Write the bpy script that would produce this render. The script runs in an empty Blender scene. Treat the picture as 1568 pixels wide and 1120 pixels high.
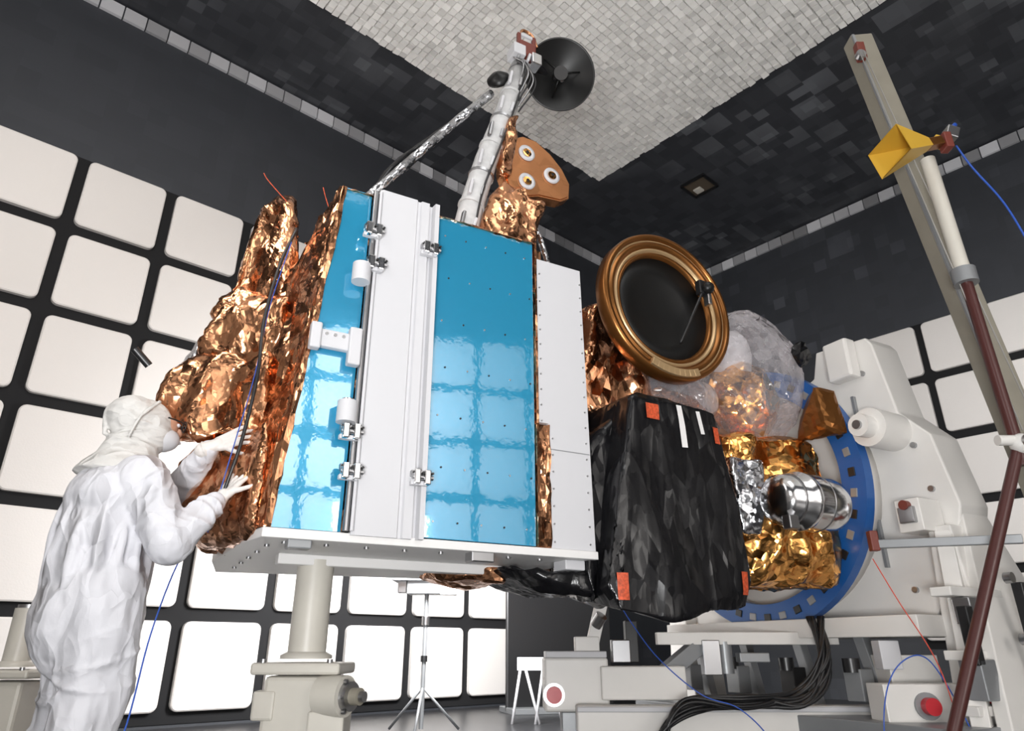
import bpy, bmesh, math, random
from mathutils import Vector, Matrix, noise
from mathutils.bvhtree import BVHTree
random.seed(7)
V=Vector
scene=bpy.context.scene
I4=Matrix.Identity(4)
SF=Matrix.Rotation(math.atan2(.4726,.8813),4,'Z')     # satellite frame
RF=Matrix.Rotation(math.radians(41.6),4,'Z')          # room frame

# ------------------------------------------------------------------ materials
def new_mat(name):
    m=bpy.data.materials.new(name); m.use_nodes=True
    return m,m.node_tree,m.node_tree.nodes['Principled BSDF']
def facet_height(nt,vec,sc,slope,warp=.25):
    """random tilted plane per voronoi cell -> crisp crumple creases"""
    N=nt.nodes;L=nt.links
    nz=N.new('ShaderNodeTexNoise'); nz.inputs['Scale'].default_value=sc*.6; nz.inputs['Detail'].default_value=1
    L.new(vec,nz.inputs['Vector'])
    s1=N.new('ShaderNodeVectorMath'); s1.operation='SUBTRACT'; L.new(nz.outputs['Color'],s1.inputs[0]); s1.inputs[1].default_value=(.5,.5,.5)
    s2=N.new('ShaderNodeVectorMath'); s2.operation='SCALE'; s2.inputs['Scale'].default_value=warp*2/sc; L.new(s1.outputs[0],s2.inputs[0])
    s3=N.new('ShaderNodeVectorMath'); s3.operation='ADD'; L.new(vec,s3.inputs[0]); L.new(s2.outputs[0],s3.inputs[1])
    vo=N.new('ShaderNodeTexVoronoi'); vo.inputs['Scale'].default_value=sc; L.new(s3.outputs[0],vo.inputs['Vector'])
    d=N.new('ShaderNodeVectorMath'); d.operation='SUBTRACT'; L.new(s3.outputs[0],d.inputs[0]); L.new(vo.outputs['Position'],d.inputs[1])
    c=N.new('ShaderNodeVectorMath'); c.operation='SUBTRACT'; L.new(vo.outputs['Color'],c.inputs[0]); c.inputs[1].default_value=(.5,.5,.5)
    dt=N.new('ShaderNodeVectorMath'); dt.operation='DOT_PRODUCT'; L.new(d.outputs[0],dt.inputs[0]); L.new(c.outputs[0],dt.inputs[1])
    mu=N.new('ShaderNodeMath'); mu.operation='MULTIPLY'; L.new(dt.outputs['Value'],mu.inputs[0]); mu.inputs[1].default_value=slope*2
    return mu.outputs[0]
def ridge_height(nt,vec,sc,k,det=.5):
    N=nt.nodes;L=nt.links
    t=N.new('ShaderNodeTexNoise'); t.inputs['Scale'].default_value=sc; t.inputs['Detail'].default_value=det; t.inputs['Distortion'].default_value=.5
    L.new(vec,t.inputs['Vector'])
    a=N.new('ShaderNodeMath'); a.operation='SUBTRACT'; a.inputs[1].default_value=.5; L.new(t.outputs['Fac'],a.inputs[0])
    b=N.new('ShaderNodeMath'); b.operation='ABSOLUTE'; L.new(a.outputs[0],b.inputs[0])
    mu=N.new('ShaderNodeMath'); mu.operation='MULTIPLY'; L.new(b.outputs[0],mu.inputs[0]); mu.inputs[1].default_value=-k
    return mu.outputs[0]
def pbr(name,col,rough=.5,metal=0.,bumps=(),var=0.,varscale=6.,island=0.,spec=None,coat=0.,coat_ior=1.5,stretch=(1,1,1)):
    m,nt,p=new_mat(name)
    p.inputs['Base Color'].default_value=(*col,1); p.inputs['Roughness'].default_value=rough
    p.inputs['Metallic'].default_value=metal
    if spec is not None: p.inputs['Specular IOR Level'].default_value=spec
    if coat: p.inputs['Coat Weight'].default_value=coat; p.inputs['Coat Roughness'].default_value=.03; p.inputs['Coat IOR'].default_value=coat_ior
    tc=nt.nodes.new('ShaderNodeTexCoord'); mp=nt.nodes.new('ShaderNodeMapping'); mp.inputs['Scale'].default_value=stretch
    nt.links.new(tc.outputs['Object'],mp.inputs[0])
    last=None
    for kind,sc,st in bumps:
        b=nt.nodes.new('ShaderNodeBump')
        if kind=='f':
            out=facet_height(nt,mp.outputs[0],sc,st); b.inputs['Strength'].default_value=1; b.inputs['Distance'].default_value=1
        elif kind=='r':
            out=ridge_height(nt,mp.outputs[0],sc,st); b.inputs['Strength'].default_value=1; b.inputs['Distance'].default_value=1
        else:
            t=nt.nodes.new('ShaderNodeTexNoise'); t.inputs['Scale'].default_value=sc; t.inputs['Detail'].default_value=3; out=t.outputs['Fac']
            nt.links.new(mp.outputs[0],t.inputs['Vector']); b.inputs['Strength'].default_value=st; b.inputs['Distance'].default_value=.03
        nt.links.new(out,b.inputs['Height'])
        if last: nt.links.new(last.outputs[0],b.inputs['Normal'])
        last=b
    if last: nt.links.new(last.outputs[0],p.inputs['Normal'])
    if coat and last: nt.links.new(last.outputs[0],p.inputs['Coat Normal'])
    if var or island:
        mul=nt.nodes.new('ShaderNodeMixRGB'); mul.blend_type='MULTIPLY'; mul.inputs[0].default_value=1
        mul.inputs[1].default_value=(*col,1)
        mr=nt.nodes.new('ShaderNodeMapRange')
        if island:
            g=nt.nodes.new('ShaderNodeNewGeometry'); src=g.outputs['Random Per Island']; lo=1-island; mr.inputs['To Max'].default_value=1
        else:
            n=nt.nodes.new('ShaderNodeTexNoise'); n.inputs['Scale'].default_value=varscale; n.inputs['Detail'].default_value=4
            nt.links.new(mp.outputs[0],n.inputs['Vector']); src=n.outputs['Fac']; lo=1-var
            mr.inputs['From Min'].default_value=.3; mr.inputs['From Max'].default_value=.7
        mr.inputs['To Min'].default_value=lo
        nt.links.new(src,mr.inputs['Value']); nt.links.new(mr.outputs[0],mul.inputs[2])
        nt.links.new(mul.outputs[0],p.inputs['Base Color'])
    return m
def room_mat(name,size,dark,light,thr=.75,rough=.6,cl=.9):
    m,nt,p=new_mat(name)
    N=nt.nodes; L=nt.links
    g=N.new('ShaderNodeNewGeometry'); mp=N.new('ShaderNodeMapping'); mp.inputs['Rotation'].default_value=(0,0,-math.radians(41.6))
    L.new(g.outputs['Position'],mp.inputs[0])
    def cell(s):
        sc=N.new('ShaderNodeVectorMath'); sc.operation='SCALE'; sc.inputs['Scale'].default_value=1/s
        ad=N.new('ShaderNodeVectorMath'); ad.operation='ADD'; ad.inputs[1].default_value=(.37,.41,.33)
        fl=N.new('ShaderNodeVectorMath'); fl.operation='FLOOR'; wn=N.new('ShaderNodeTexWhiteNoise')
        L.new(mp.outputs[0],sc.inputs[0]); L.new(sc.outputs[0],ad.inputs[0]); L.new(ad.outputs[0],fl.inputs[0]); L.new(fl.outputs[0],wn.inputs['Vector'])
        return wn.outputs['Value']
    a=cell(size); b=cell(size*2)
    nz=N.new('ShaderNodeTexNoise'); nz.inputs['Scale'].default_value=.5; L.new(mp.outputs[0],nz.inputs['Vector'])
    r1=N.new('ShaderNodeMapRange'); r1.inputs['From Min'].default_value=thr; r1.inputs['From Max'].default_value=1.; L.new(b,r1.inputs['Value'])
    r2=N.new('ShaderNodeMapRange'); r2.inputs['From Min'].default_value=cl; r2.inputs['From Max'].default_value=1.; L.new(a,r2.inputs['Value'])
    r3=N.new('ShaderNodeMapRange'); r3.inputs['From Min'].default_value=.4; r3.inputs['From Max'].default_value=.65; L.new(nz.outputs['Fac'],r3.inputs['Value'])
    ad=N.new('ShaderNodeMath'); ad.operation='ADD'; L.new(r1.outputs[0],ad.inputs[0]); L.new(r2.outputs[0],ad.inputs[1])
    mu=N.new('ShaderNodeMath'); mu.operation='MULTIPLY'; L.new(ad.outputs[0],mu.inputs[0]); L.new(r3.outputs[0],mu.inputs[1])
    a2=N.new('ShaderNodeMath'); a2.operation='MULTIPLY_ADD'; L.new(a,a2.inputs[0]); a2.inputs[1].default_value=.16; L.new(mu.outputs[0],a2.inputs[2])
    mx=N.new('ShaderNodeMixRGB'); L.new(a2.outputs[0],mx.inputs[0]); mx.inputs[1].default_value=(*dark,1); mx.inputs[2].default_value=(*light,1); mx.use_clamp=True
    L.new(mx.outputs[0],p.inputs['Base Color']); p.inputs['Roughness'].default_value=rough
    return m

M={}
M['wall']=room_mat('ferrite_wall',.2,(.034,.037,.044),(.070,.075,.088),.75,.6,.92)
M['ceil']=room_mat('ferrite_ceiling',.17,(.026,.028,.034),(.12,.127,.14),.6,.6,.8)
M['floor']=pbr('floor_grey',(.045,.045,.048),.30,var=.3,varscale=1.)
M['foam']=pbr('absorber_white',(.78,.745,.715),.85,bumps=(('n',60,.05),),island=.08)
M['foamgap']=pbr('gap_dark_sheet',(.006,.006,.007),.9)
M['patch']=pbr('patch_white',(.92,.905,.875),.85,island=.20)
M['patchback']=pbr('patch_back',(.60,.59,.56),.9)
M['ventdark']=pbr('vent_dark',(.08,.06,.04),.8)
M['trim']=pbr('trim_grey',(.72,.72,.75),.6,island=.7)
M['white']=pbr('white_paint',(.70,.69,.68),.42)
M['whitepanel']=pbr('white_panel',(.54,.54,.56),.5)
M['boomw']=pbr('boom_white',(.55,.55,.55),.45,var=.25,varscale=14)
M['cream']=pbr('cream_paint',(.57,.545,.485),.38,var=.08)
M['fix']=pbr('fixture_paint',(.72,.70,.67),.38,var=.06,varscale=3)
M['blue']=pbr('blue_film',(.030,.34,.58),.10,.35,bumps=(('n',2.5,.035),('n',14,.014)),coat=1,coat_ior=2.35)
M['copper']=pbr('copper_foil',(.78,.38,.20),.20,1.,bumps=(('f',6,.34),('f',15,.26),('f',38,.12)),var=.3,varscale=3,stretch=(1,1,.6))
M['copperflat']=pbr('copper_sheet',(.68,.30,.13),.26,.95,bumps=(('f',9,.06),))
M['gold']=pbr('gold_foil',(1.0,.50,.15),.18,1.,bumps=(('f',7,.36),('f',17,.24)))
M['silver']=pbr('silver_foil',(.62,.63,.66),.18,1,bumps=(('f',14,.35),('f',40,.15)))
M['metal']=pbr('polished_metal',(.82,.82,.83),.15,1)
M['steel']=pbr('steel',(.42,.42,.43),.32,1)
M['black']=pbr('black_paint',(.012,.012,.013),.35)
M['blackbag']=pbr('black_bagging',(.005,.005,.006),.26,bumps=(('r',2.8,.07),('f',9,.16),('f',24,.06)),spec=.42,stretch=(1.4,1.4,.5))
M['blackdish']=pbr('black_dish',(.007,.007,.007),.38,spec=.3)
M['bronze']=pbr('bronze_ring',(.26,.105,.028),.28,.8,var=.2)
M['bronze2']=pbr('bronze_ring_light',(.50,.34,.18),.35,.6)
M['bluering']=pbr('blue_anodised',(.010,.085,.30),.35)
M['grey']=pbr('grey_metal',(.27,.28,.29),.4,.4)
M['tan']=pbr('tan_beam',(.25,.23,.185),.5,var=.12)
M['maroon']=pbr('maroon_pole',(.065,.020,.018),.3)
M['yellow']=pbr('yellow_horn',(.62,.37,.04),.45)
M['orange']=pbr('orange_tag',(.70,.10,.03),.5,var=.6,varscale=70)
M['red']=pbr('red_button',(.45,.01,.02),.35)
M['redpart']=pbr('red_bracket',(.15,.03,.02),.45)
M['cloth']=pbr('cleanroom_fabric',(.60,.60,.635),.6,bumps=(('r',3.6,.12),('f',7,.16),('r',11,.022),('n',80,.04)),stretch=(1.25,1.25,.7))
M['hood']=pbr('hood_fabric',(.58,.57,.55),.75,bumps=(('r',9,.035),('f',14,.10),('n',80,.06)),stretch=(1,1,1.8))
M['glove']=pbr('latex_glove',(.64,.61,.585),.45,bumps=(('r',22,.006),))
M['skin']=pbr('skin',(.50,.27,.18),.5)
M['cblue']=pbr('cable_blue',(.02,.08,.40),.4)
M['cred']=pbr('cable_red',(.6,.06,.03),.4)
M['rope']=pbr('rope_wire',(.30,.29,.27),.5)
m,nt,p=new_mat('clear_plastic'); N=nt.nodes; L=nt.links
tr=N.new('ShaderNodeBsdfTransparent'); tr.inputs[0].default_value=(.95,.93,.94,1)
mixs=N.new('ShaderNodeMixShader'); fr=N.new('ShaderNodeLayerWeight'); fr.inputs[0].default_value=.3
p.inputs['Base Color'].default_value=(.72,.69,.72,1); p.inputs['Roughness'].default_value=.07; p.inputs['Specular IOR Level'].default_value=1
tc=N.new('ShaderNodeTexCoord'); bu=N.new('ShaderNodeBump'); bu.inputs['Strength'].default_value=1; bu.inputs['Distance'].default_value=1
L.new(facet_height(nt,tc.outputs['Object'],7,.5),bu.inputs['Height'])
bu2=N.new('ShaderNodeBump'); bu2.inputs['Strength'].default_value=1; bu2.inputs['Distance'].default_value=1
L.new(facet_height(nt,tc.outputs['Object'],19,.3),bu2.inputs['Height']); L.new(bu.outputs[0],bu2.inputs['Normal'])
L.new(bu2.outputs[0],p.inputs['Normal']); L.new(bu2.outputs[0],fr.inputs['Normal'])
mr=N.new('ShaderNodeMapRange'); mr.inputs['To Min'].default_value=.15; mr.inputs['To Max'].default_value=.95; L.new(fr.outputs['Facing'],mr.inputs['Value'])
L.new(mr.outputs[0],mixs.inputs[0]); L.new(tr.outputs[0],mixs.inputs[1]); L.new(p.outputs[0],mixs.inputs[2]); L.new(mixs.outputs[0],N['Material Output'].inputs[0])
M['plastic']=m

# ------------------------------------------------------------------ builder
def catmull(pts,n=8):
    pts=[V(p) for p in pts]
    if len(pts)<3: return pts
    P=[pts[0]*2-pts[1]]+pts+[pts[-1]*2-pts[-2]]
    out=[]
    for i in range(1,len(P)-2):
        a,b,c,d=P[i-1],P[i],P[i+1],P[i+2]
        for k in range(n):
            t=k/n
            out.append(.5*((2*b)+(c-a)*t+(2*a-5*b+4*c-d)*t*t+(3*b-a-3*c+d)*t**3))
    out.append(pts[-1]); return out
class G:
    def __init__(s,frame=I4):
        s.bm=bmesh.new(); s.mats=[]; s.F=frame
    def mi(s,m):
        if m not in s.mats: s.mats.append(m)
        return s.mats.index(m)
    def raw(s,verts,faces,m,smooth=False):
        i=s.mi(m); vs=[s.bm.verts.new(V(v)) for v in verts]
        for f in faces:
            try:
                fc=s.bm.faces.new([vs[k] for k in f]); fc.material_index=i; fc.smooth=smooth
            except ValueError: pass
    def merge(s,t,m,smooth):
        t.verts.index_update()
        s.raw([v.co.copy() for v in t.verts],[[v.index for v in f.verts] for f in t.faces],m,smooth); t.free()
    def box(s,c,size,m,rot=None,bev=.006):
        t=bmesh.new(); bmesh.ops.create_cube(t,size=1)
        for v in t.verts: v.co=V((v.co.x*size[0],v.co.y*size[1],v.co.z*size[2]))
        if bev>0:
            bmesh.ops.bevel(t,geom=t.edges[:],offset=min(bev,min(size)*.4),segments=2,affect='EDGES',profile=.5)
        R=rot if rot is not None else Matrix.Identity(3)
        for v in t.verts: v.co=R@v.co+V(c)
        s.merge(t,m,False)
    def bar(s,p0,p1,w,h,m,up=(0,0,1),bev=.005):
        p0=V(p0);p1=V(p1); d=(p1-p0); l=d.length; z=d.normalized(); x=V(up).cross(z)
        if x.length<1e-3: x=V((1,0,0))
        x.normalize(); y=z.cross(x); R=Matrix((x,y,z)).transposed()
        s.box((p0+p1)/2,(w,h,l),m,R,bev)
    def lathe(s,prof,o,ax,m,seg=32,smooth=True):
        ax=V(ax).normalized(); x=ax.orthogonal().normalized(); y=ax.cross(x); o=V(o)
        vs=[];fs=[]
        n=len(prof)
        for i in range(seg):
            a=2*math.pi*i/seg; d=x*math.cos(a)+y*math.sin(a)
            for r,h in prof: vs.append(o+d*r+ax*h)
        for i in range(seg):
            j=(i+1)%seg
            for k in range(n-1): fs.append((i*n+k,j*n+k,j*n+k+1,i*n+k+1))
        s.raw(vs,fs,m,smooth)
    def cyl(s,p0,p1,r,m,r1=None,seg=24,smooth=True):
        p0=V(p0);p1=V(p1); r1=r if r1 is None else r1; h=(p1-p0).length
        s.lathe([(r,0),(r1,h)],p0,p1-p0,m,seg,smooth)
        s.lathe([(0.0001,0),(r,0)],p0,p1-p0,m,seg,False); s.lathe([(r1,h),(0.0001,h)],p0,p1-p0,m,seg,False)
    def tube(s,pts,r,m,seg=8,sm=True,smooth=True):
        P=catmull(pts) if sm else [V(p) for p in pts]
        vs=[];fs=[]; t=(P[1]-P[0]).normalized(); x=t.orthogonal().normalized()
        for i,p in enumerate(P):
            if i<len(P)-1: t=(P[i+1]-p).normalized()
            x=(x-t*x.dot(t)).normalized(); y=t.cross(x)
            rr=r(i/(len(P)-1)) if callable(r) else r
            for k in range(seg):
                a=2*math.pi*k/seg; vs.append(p+(x*math.cos(a)+y*math.sin(a))*rr)
        for i in range(len(P)-1):
            for k in range(seg):
                k2=(k+1)%seg; fs.append((i*seg+k,i*seg+k2,(i+1)*seg+k2,(i+1)*seg+k))
        fs.append(tuple(range(seg))); fs.append(tuple(range((len(P)-1)*seg,len(P)*seg)))
        s.raw(vs,fs,m,smooth)
    def prism(s,pts,ex,m,bev=0):
        t=bmesh.new(); vs=[t.verts.new(V(p)) for p in pts]; f=t.faces.new(vs)
        r=bmesh.ops.extrude_face_region(t,geom=[f]); ex=V(ex)
        for v in r['geom']:
            if isinstance(v,bmesh.types.BMVert): v.co+=ex
        bmesh.ops.recalc_face_normals(t,faces=t.faces[:])
        if bev: bmesh.ops.bevel(t,geom=t.edges[:],offset=bev,segments=2,affect='EDGES',profile=.5)
        s.merge(t,m,False)
    def ball(s,c,r,m,seg=20,rot=None):
        if not hasattr(r,'__len__'): r=(r,r,r)
        t=bmesh.new(); bmesh.ops.create_uvsphere(t,u_segments=seg,v_segments=max(8,seg//2),radius=1)
        R=rot if rot is not None else Matrix.Identity(3)
        for v in t.verts: v.co=R@V((v.co.x*r[0],v.co.y*r[1],v.co.z*r[2]))+V(c)
        s.merge(t,m,True)
    def caps(s,p0,p1,r0,r1,m,seg=14):
        s.cyl(p0,p1,r0,m,r1,seg); s.ball(p0,r0,m,seg); s.ball(p1,r1,m,seg)
    def hull(s,pts,Lmax,amp,freq,m,smooth=False,seed=0,round_=2,fold=None,ret=False,jit=.0):
        t=bmesh.new()
        for p in pts: t.verts.new(V(p))
        r=bmesh.ops.convex_hull(t,input=t.verts[:])
        junk=[g for g in r['geom_interior']+r['geom_unused'] if isinstance(g,bmesh.types.BMVert)]
        if junk: bmesh.ops.delete(t,geom=list(set(junk)),context='VERTS')
        for it in range(9):
            E=[e for e in t.edges if e.calc_length()>Lmax]
            if not E: break
            bmesh.ops.subdivide_edges(t,edges=E,cuts=1)
            bmesh.ops.triangulate(t,faces=[f for f in t.faces if len(f.verts)>3])
        for it in range(round_): bmesh.ops.smooth_vert(t,verts=t.verts[:],factor=.5,use_axis_x=True,use_axis_y=True,use_axis_z=True)
        bmesh.ops.recalc_face_normals(t,faces=t.faces[:]); t.normal_update()
        off=V((seed*3.7,seed*1.3,seed*5.1)); dis=[]; rnd=random.Random(seed)
        for v in t.verts:
            q=v.co*freq; q.z*=.6; q=q+off; q=q+noise.noise_vector(q*.8)*.5
            d=-abs(noise.noise(q))*2.0+.45-.5*abs(noise.noise(q*2.1))+.15
            if fold: d+=fold(v.co)
            j=V((rnd.uniform(-1,1),rnd.uniform(-1,1),rnd.uniform(-1,1)))*jit
            dis.append(v.normal*d*amp+noise.noise_vector(q*1.5)*amp*.25+j)
        for v,d in zip(t.verts,dis): v.co+=d
        bv=BVHTree.FromBMesh(t) if ret else None
        s.merge(t,m,smooth); return bv
    def finish(s,name,parent=None,recalc=True):
        if recalc: bmesh.ops.recalc_face_normals(s.bm,faces=s.bm.faces[:])
        me=bpy.data.meshes.new(name); bmesh.ops.transform(s.bm,matrix=s.F,verts=s.bm.verts[:])
        lo=V([min(v.co[k] for v in s.bm.verts) for k in range(3)]); hi=V([max(v.co[k] for v in s.bm.verts) for k in range(3)])
        c=(lo+hi)/2
        for v in s.bm.verts: v.co-=c
        s.bm.to_mesh(me); s.bm.free()
        for m in s.mats: me.materials.append(M[m])
        o=bpy.data.objects.new(name,me); scene.collection.objects.link(o); o.location=c
        if parent is not None:
            o.parent=parent; o.matrix_parent_inverse=Matrix.Translation(parent.location).inverted()
        return o
def empty(name,loc):
    e=bpy.data.objects.new(name,None); scene.collection.objects.link(e); e.location=V(loc); e.empty_display_size=.2
    return e

# ------------------------------------------------------------------ room
X0,X1,Y0,Y1,H=-5.5,10.52,-4.3,7.22,7.5
def slab(name,c,size,m):
    g=G(RF); g.box(c,size,m,bev=0); return g.finish(name)
slab('wall_left',((X0+X1)/2,Y1+.1,H/2),(X1-X0+.4,.2,H),'wall')
slab('wall_right',(X1+.1,(Y0+Y1)/2,H/2),(.2,Y1-Y0,H),'wall')
slab('wall_back',((X0+X1)/2,Y0-.1,H/2),(X1-X0+.4,.2,H),'wall')
slab('wall_side',(X0-.1,(Y0+Y1)/2,H/2),(.2,Y1-Y0,H),'wall')
slab('floor',((X0+X1)/2,(Y0+Y1)/2,-.1),(X1-X0+.4,Y1-Y0+.4,.2),'floor')
slab('ceiling',((X0+X1)/2,(Y0+Y1)/2,H+.1),(X1-X0+.4,Y1-Y0+.4,.2),'ceil')
def tiles(o,du,n,us,zs,w,h):
    g=G(RF); o=V(o);du=V(du);n=V(n)
    def loop(u,z,ins,dep):
        r=.065; pts=[]
        for cx,cz,a0 in ((w-r,h-r,0),(r,h-r,90),(r,r,180),(w-r,r,270)):
            for k in range(6):
                a=math.radians(a0+18*k); pts.append(o+du*(u+cx+(r-ins)*math.cos(a))+V((0,0,z+cz+(r-ins)*math.sin(a)))+n*dep)
        return pts
    u0,u1,z0,z1=min(us)-.02,max(us)+w+.02,max(min(zs)-.1,.01),max(zs)+h+.02
    q=[o+du*a+V((0,0,b))+n*.012 for a,b in ((u0,z0),(u1,z0),(u1,z1),(u0,z1))]
    g.raw(q,[(0,1,2,3)],'foamgap')  # near-black sheet added behind the panels to darken the gaps
    for u in us:
        for z in zs:
            A=loop(u,z,0,.012);B=loop(u,z,0,.06);C=loop(u,z,.012,.07); N=24
            g.raw(A+B+C,[(i,(i+1)%N,N+(i+1)%N,N+i) for i in range(N)]+[(N+i,N+(i+1)%N,2*N+(i+1)%N,2*N+i) for i in range(N)]+[tuple(range(2*N,3*N))],'foam')
    return g.finish('wall_absorber_panels')
zr=[.13+.886*r for r in range(6)]
tiles((0,Y1,0),(1,0,0),(0,-1,0),[6.41-.745-.855*k for k in range(13)],zr,.745,.765)
tiles((X1,Y1,0),(0,-1,0),(-1,0,0),[3.62+.83*k for k in range(9)],[4.30-.886*r for r in range(5)],.73,.765)
tiles((0,Y0,0),(1,0,0),(0,1,0),[-5+.855*k for k in range(17)],zr,.745,.765)
tiles((X0,Y0,0),(0,1,0),(1,0,0),[.3+.855*k for k in range(12)],zr,.745,.765)
g=G(RF); pc=.09
g.box((1.95,.9,H-.03),(9.7,9.4,.06),'patchback',bev=0)
for i in range(104):
    for j in range(102):
        x=6.81-pc*(i+.5); y=5.63-pc*(j+.5)
        h=.06+random.uniform(-.010,.010); a=pc*.475*random.uniform(.95,1.04); x+=random.uniform(-.004,.004); y+=random.uniform(-.004,.004)
        z0=H-.05;z1=H-.05-h; b=a*.92; t1=random.uniform(-.007,.007); t2=random.uniform(-.007,.007)
        g.raw([(x-a,y-a,z0),(x+a,y-a,z0),(x+a,y+a,z0),(x-a,y+a,z0),(x-b,y-b,z1-t1-t2),(x+b,y-b,z1+t1-t2),(x+b,y+b,z1+t1+t2),(x-b,y+b,z1-t1+t2)],
              [(0,1,5,4),(1,2,6,5),(2,3,7,6),(3,0,4,7),(4,5,6,7)],'patch')
g.finish('ceiling_absorber_blocks',recalc=False)
def strip(name,p0,d,n,L):
    g=G(RF); k=0; p0=V(p0); d=V(d); n=V(n)
    while k*.24<L:
        p=p0+d*(k*.24+.12)+n*.02; sz=V((.225 if abs(d.x)>.5 else .04,.225 if abs(d.y)>.5 else .04,.17)); g.box(p,sz,'trim',bev=0); k+=1
    return g.finish(name)
strip('trim_1',(X1,Y1,H-.11),(-1,0,0),(0,-1,0),15.8)
strip('trim_2',(X1,Y1,H-.11),(0,-1,0),(-1,0,0),11.2)
g=G(RF)
for sx,sy,w,d in ((-.2,0,.03,.42),(.2,0,.03,.42),(0,-.2,.42,.03),(0,.2,.42,.03)): g.box((8.18+sx,4.71+sy,H-.02),(w,d,.05),'black',bev=0)
g.box((8.18,4.71,H-.004),(.38,.38,.02),'ventdark',bev=0); g.box((8.26,4.78,H-.02),(.13,.13,.04),'cream',bev=.01)
g.finish('ceiling_vent')

# ------------------------------------------------------------------ satellite
sat=empty('satellite',SF@V((1.6,3.7,1.1)))
g=G(SF)
g.prism([(.50,3.03,1.13),(1.82,3.03,1.13),(1.82,3.03,2.86),(.64,3.03,2.86)],(0,1.5,0),'copper')
g.finish('bus_core',sat)
g=G(SF)
g.prism([(.46,3.03,1.12),(.765,3.03,1.12),(.765,3.03,2.885),(.62,3.03,2.885)],(0,-.03,0),'blue')
g.finish('blue_panel_side',sat)
g=G(SF); g.box((1.443,3.015,2.0),(.605,.03,1.755),'blue',bev=.003)
for k in range(7):
    for j in range(5):
        xx=1.19+.125*j+(.03 if k%2 else 0); g.cyl((xx,3.002,1.2+.26*k),(xx,2.996,1.2+.26*k),.005,'black' if (k+j)%2 else 'steel',seg=8)
g.finish('blue_panel_main',sat)
g=G(SF)
prof=[(.80,3.0),(.80,2.965),(.815,2.955),(1.005,2.955),(1.012,2.968),(1.025,2.968),(1.032,2.955),(1.075,2.955),(1.08,2.98),(1.098,2.98),(1.104,2.94),(1.128,2.94),(1.134,3.0)]
g.prism([(x,y,1.105) for x,y in prof],(0,0,1.80),'whitepanel')
g.box((.787,2.985,2.0),(.025,.04,1.76),'black',bev=0)
g.cyl((.775,2.955,1.12),(.775,2.955,2.88),.013,'steel',seg=12); g.cyl((.80,2.95,1.12),(.80,2.95,2.88),.009,'whitepanel',seg=10)
g.finish('white_centre_panel',sat)
g=G(SF)
def hinge(x,z,sc=1.):
    for dx in (-.03,.02):
        g.box((x+dx*sc,2.925,z),(.032*sc,.05,.07*sc),'metal',bev=.006)
    g.box((x,2.945,z+.02*sc),(.10*sc,.03,.03*sc),'steel',bev=.004); g.box((x-.01,2.94,z-.025*sc),(.085*sc,.03,.022*sc),'whitepanel',bev=.004)
    g.cyl((x-.05*sc,2.92,z),(x+.05*sc,2.92,z),.012*sc,'steel',seg=10)
    for dx in (-.045,0,.045): g.cyl((x+dx*sc,2.905,z+.02),(x+dx*sc,2.92,z+.02),.006,'black',seg=8)
for x,z in ((.775,2.62),(.80,2.43),(.755,1.55),(.77,1.37),(1.085,2.60),(1.10,1.38)): hinge(x,z)
for x,z in ((.73,2.36),(.725,1.64)):
    g.cyl((x,2.93,z-.05),(x,2.93,z+.05),.045,'whitepanel'); g.cyl((x,2.93,z+.05),(x,2.93,z+.06),.03,'metal')
g.box((.645,2.965,1.99),(.23,.04,.09),'whitepanel',bev=.01); g.box((.55,2.95,1.99),(.05,.05,.13),'whitepanel',bev=.008); g.box((.735,2.95,1.97),(.06,.05,.19),'whitepanel',bev=.008)
for x in (.56,.60,.64,.68): g.cyl((x,2.94,2.01),(x,2.95,2.01),.008,'steel',seg=8)
g.finish('panel_hinges_and_latches',sat)
g=G(SF)
g.prism([(1.83,3.03,1.11),(2.10,3.03,1.11),(2.075,3.03,2.78),(1.765,3.03,2.78),(1.765,3.03,1.77),(1.83,3.03,1.77)],(0,-.035,0),'whitepanel',bev=.003)
g.box((1.96,2.994,1.63),(.25,.004,.004),'grey',bev=0)
for z in [1.15+.09*k for k in range(18)]:
    g.cyl((2.065,2.995,z),(2.065,2.99,z),.005,'steel',seg=6)
    xx=1.85 if z<1.75 else 1.785; g.cyl((xx,2.995,z),(xx,2.99,z),.005,'steel',seg=6)
g.box((2.08,3.4,1.95),(.03,.7,1.62),'whitepanel')
g.finish('white_radiator_panel',sat)
g=G(SF)
g.hull([(1.765,2.99,1.12),(1.83,2.99,1.12),(1.83,2.99,1.76),(1.765,2.99,1.76),(1.765,3.06,1.12),(1.83,3.06,1.12),(1.83,3.06,1.76),(1.765,3.06,1.76)],.05,.012,14,'copper',round_=0)
g.box((1.757,3.0,2.0),(.014,.03,1.76),'copper',bev=0)
g.hull([(.60,2.985,2.87),(1.76,2.985,2.87),(1.76,3.05,2.915),(.60,3.05,2.915),(.6,3.5,2.9),(1.76,3.5,2.9),(.6,3.5,2.86),(1.76,3.5,2.86)],.06,.012,12,'copper',round_=0,seed=3)
g.hull([(.605,2.985,2.88),(.63,2.985,2.88),(.445,2.985,1.12),(.47,2.985,1.12),(.59,3.05,2.88),(.42,3.05,1.12),(.64,3.05,2.88),(.48,3.05,1.12)],.06,.010,12,'copper',round_=0,seed=4)
g.finish('foil_edge_trim',sat)
g=G(SF)
g.prism([(.44,2.975,1.075),(2.1,2.975,1.075),(2.1,4.3,1.075),(.44,4.55,1.075),(.36,4.0,1.075),(.40,3.2,1.075)],(0,0,.04),'white',bev=.004)
for k in range(9): g.cyl((.55+.18*k,3.08,1.065),(.55+.18*k,3.08,1.08),.012,'steel',seg=8)
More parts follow.
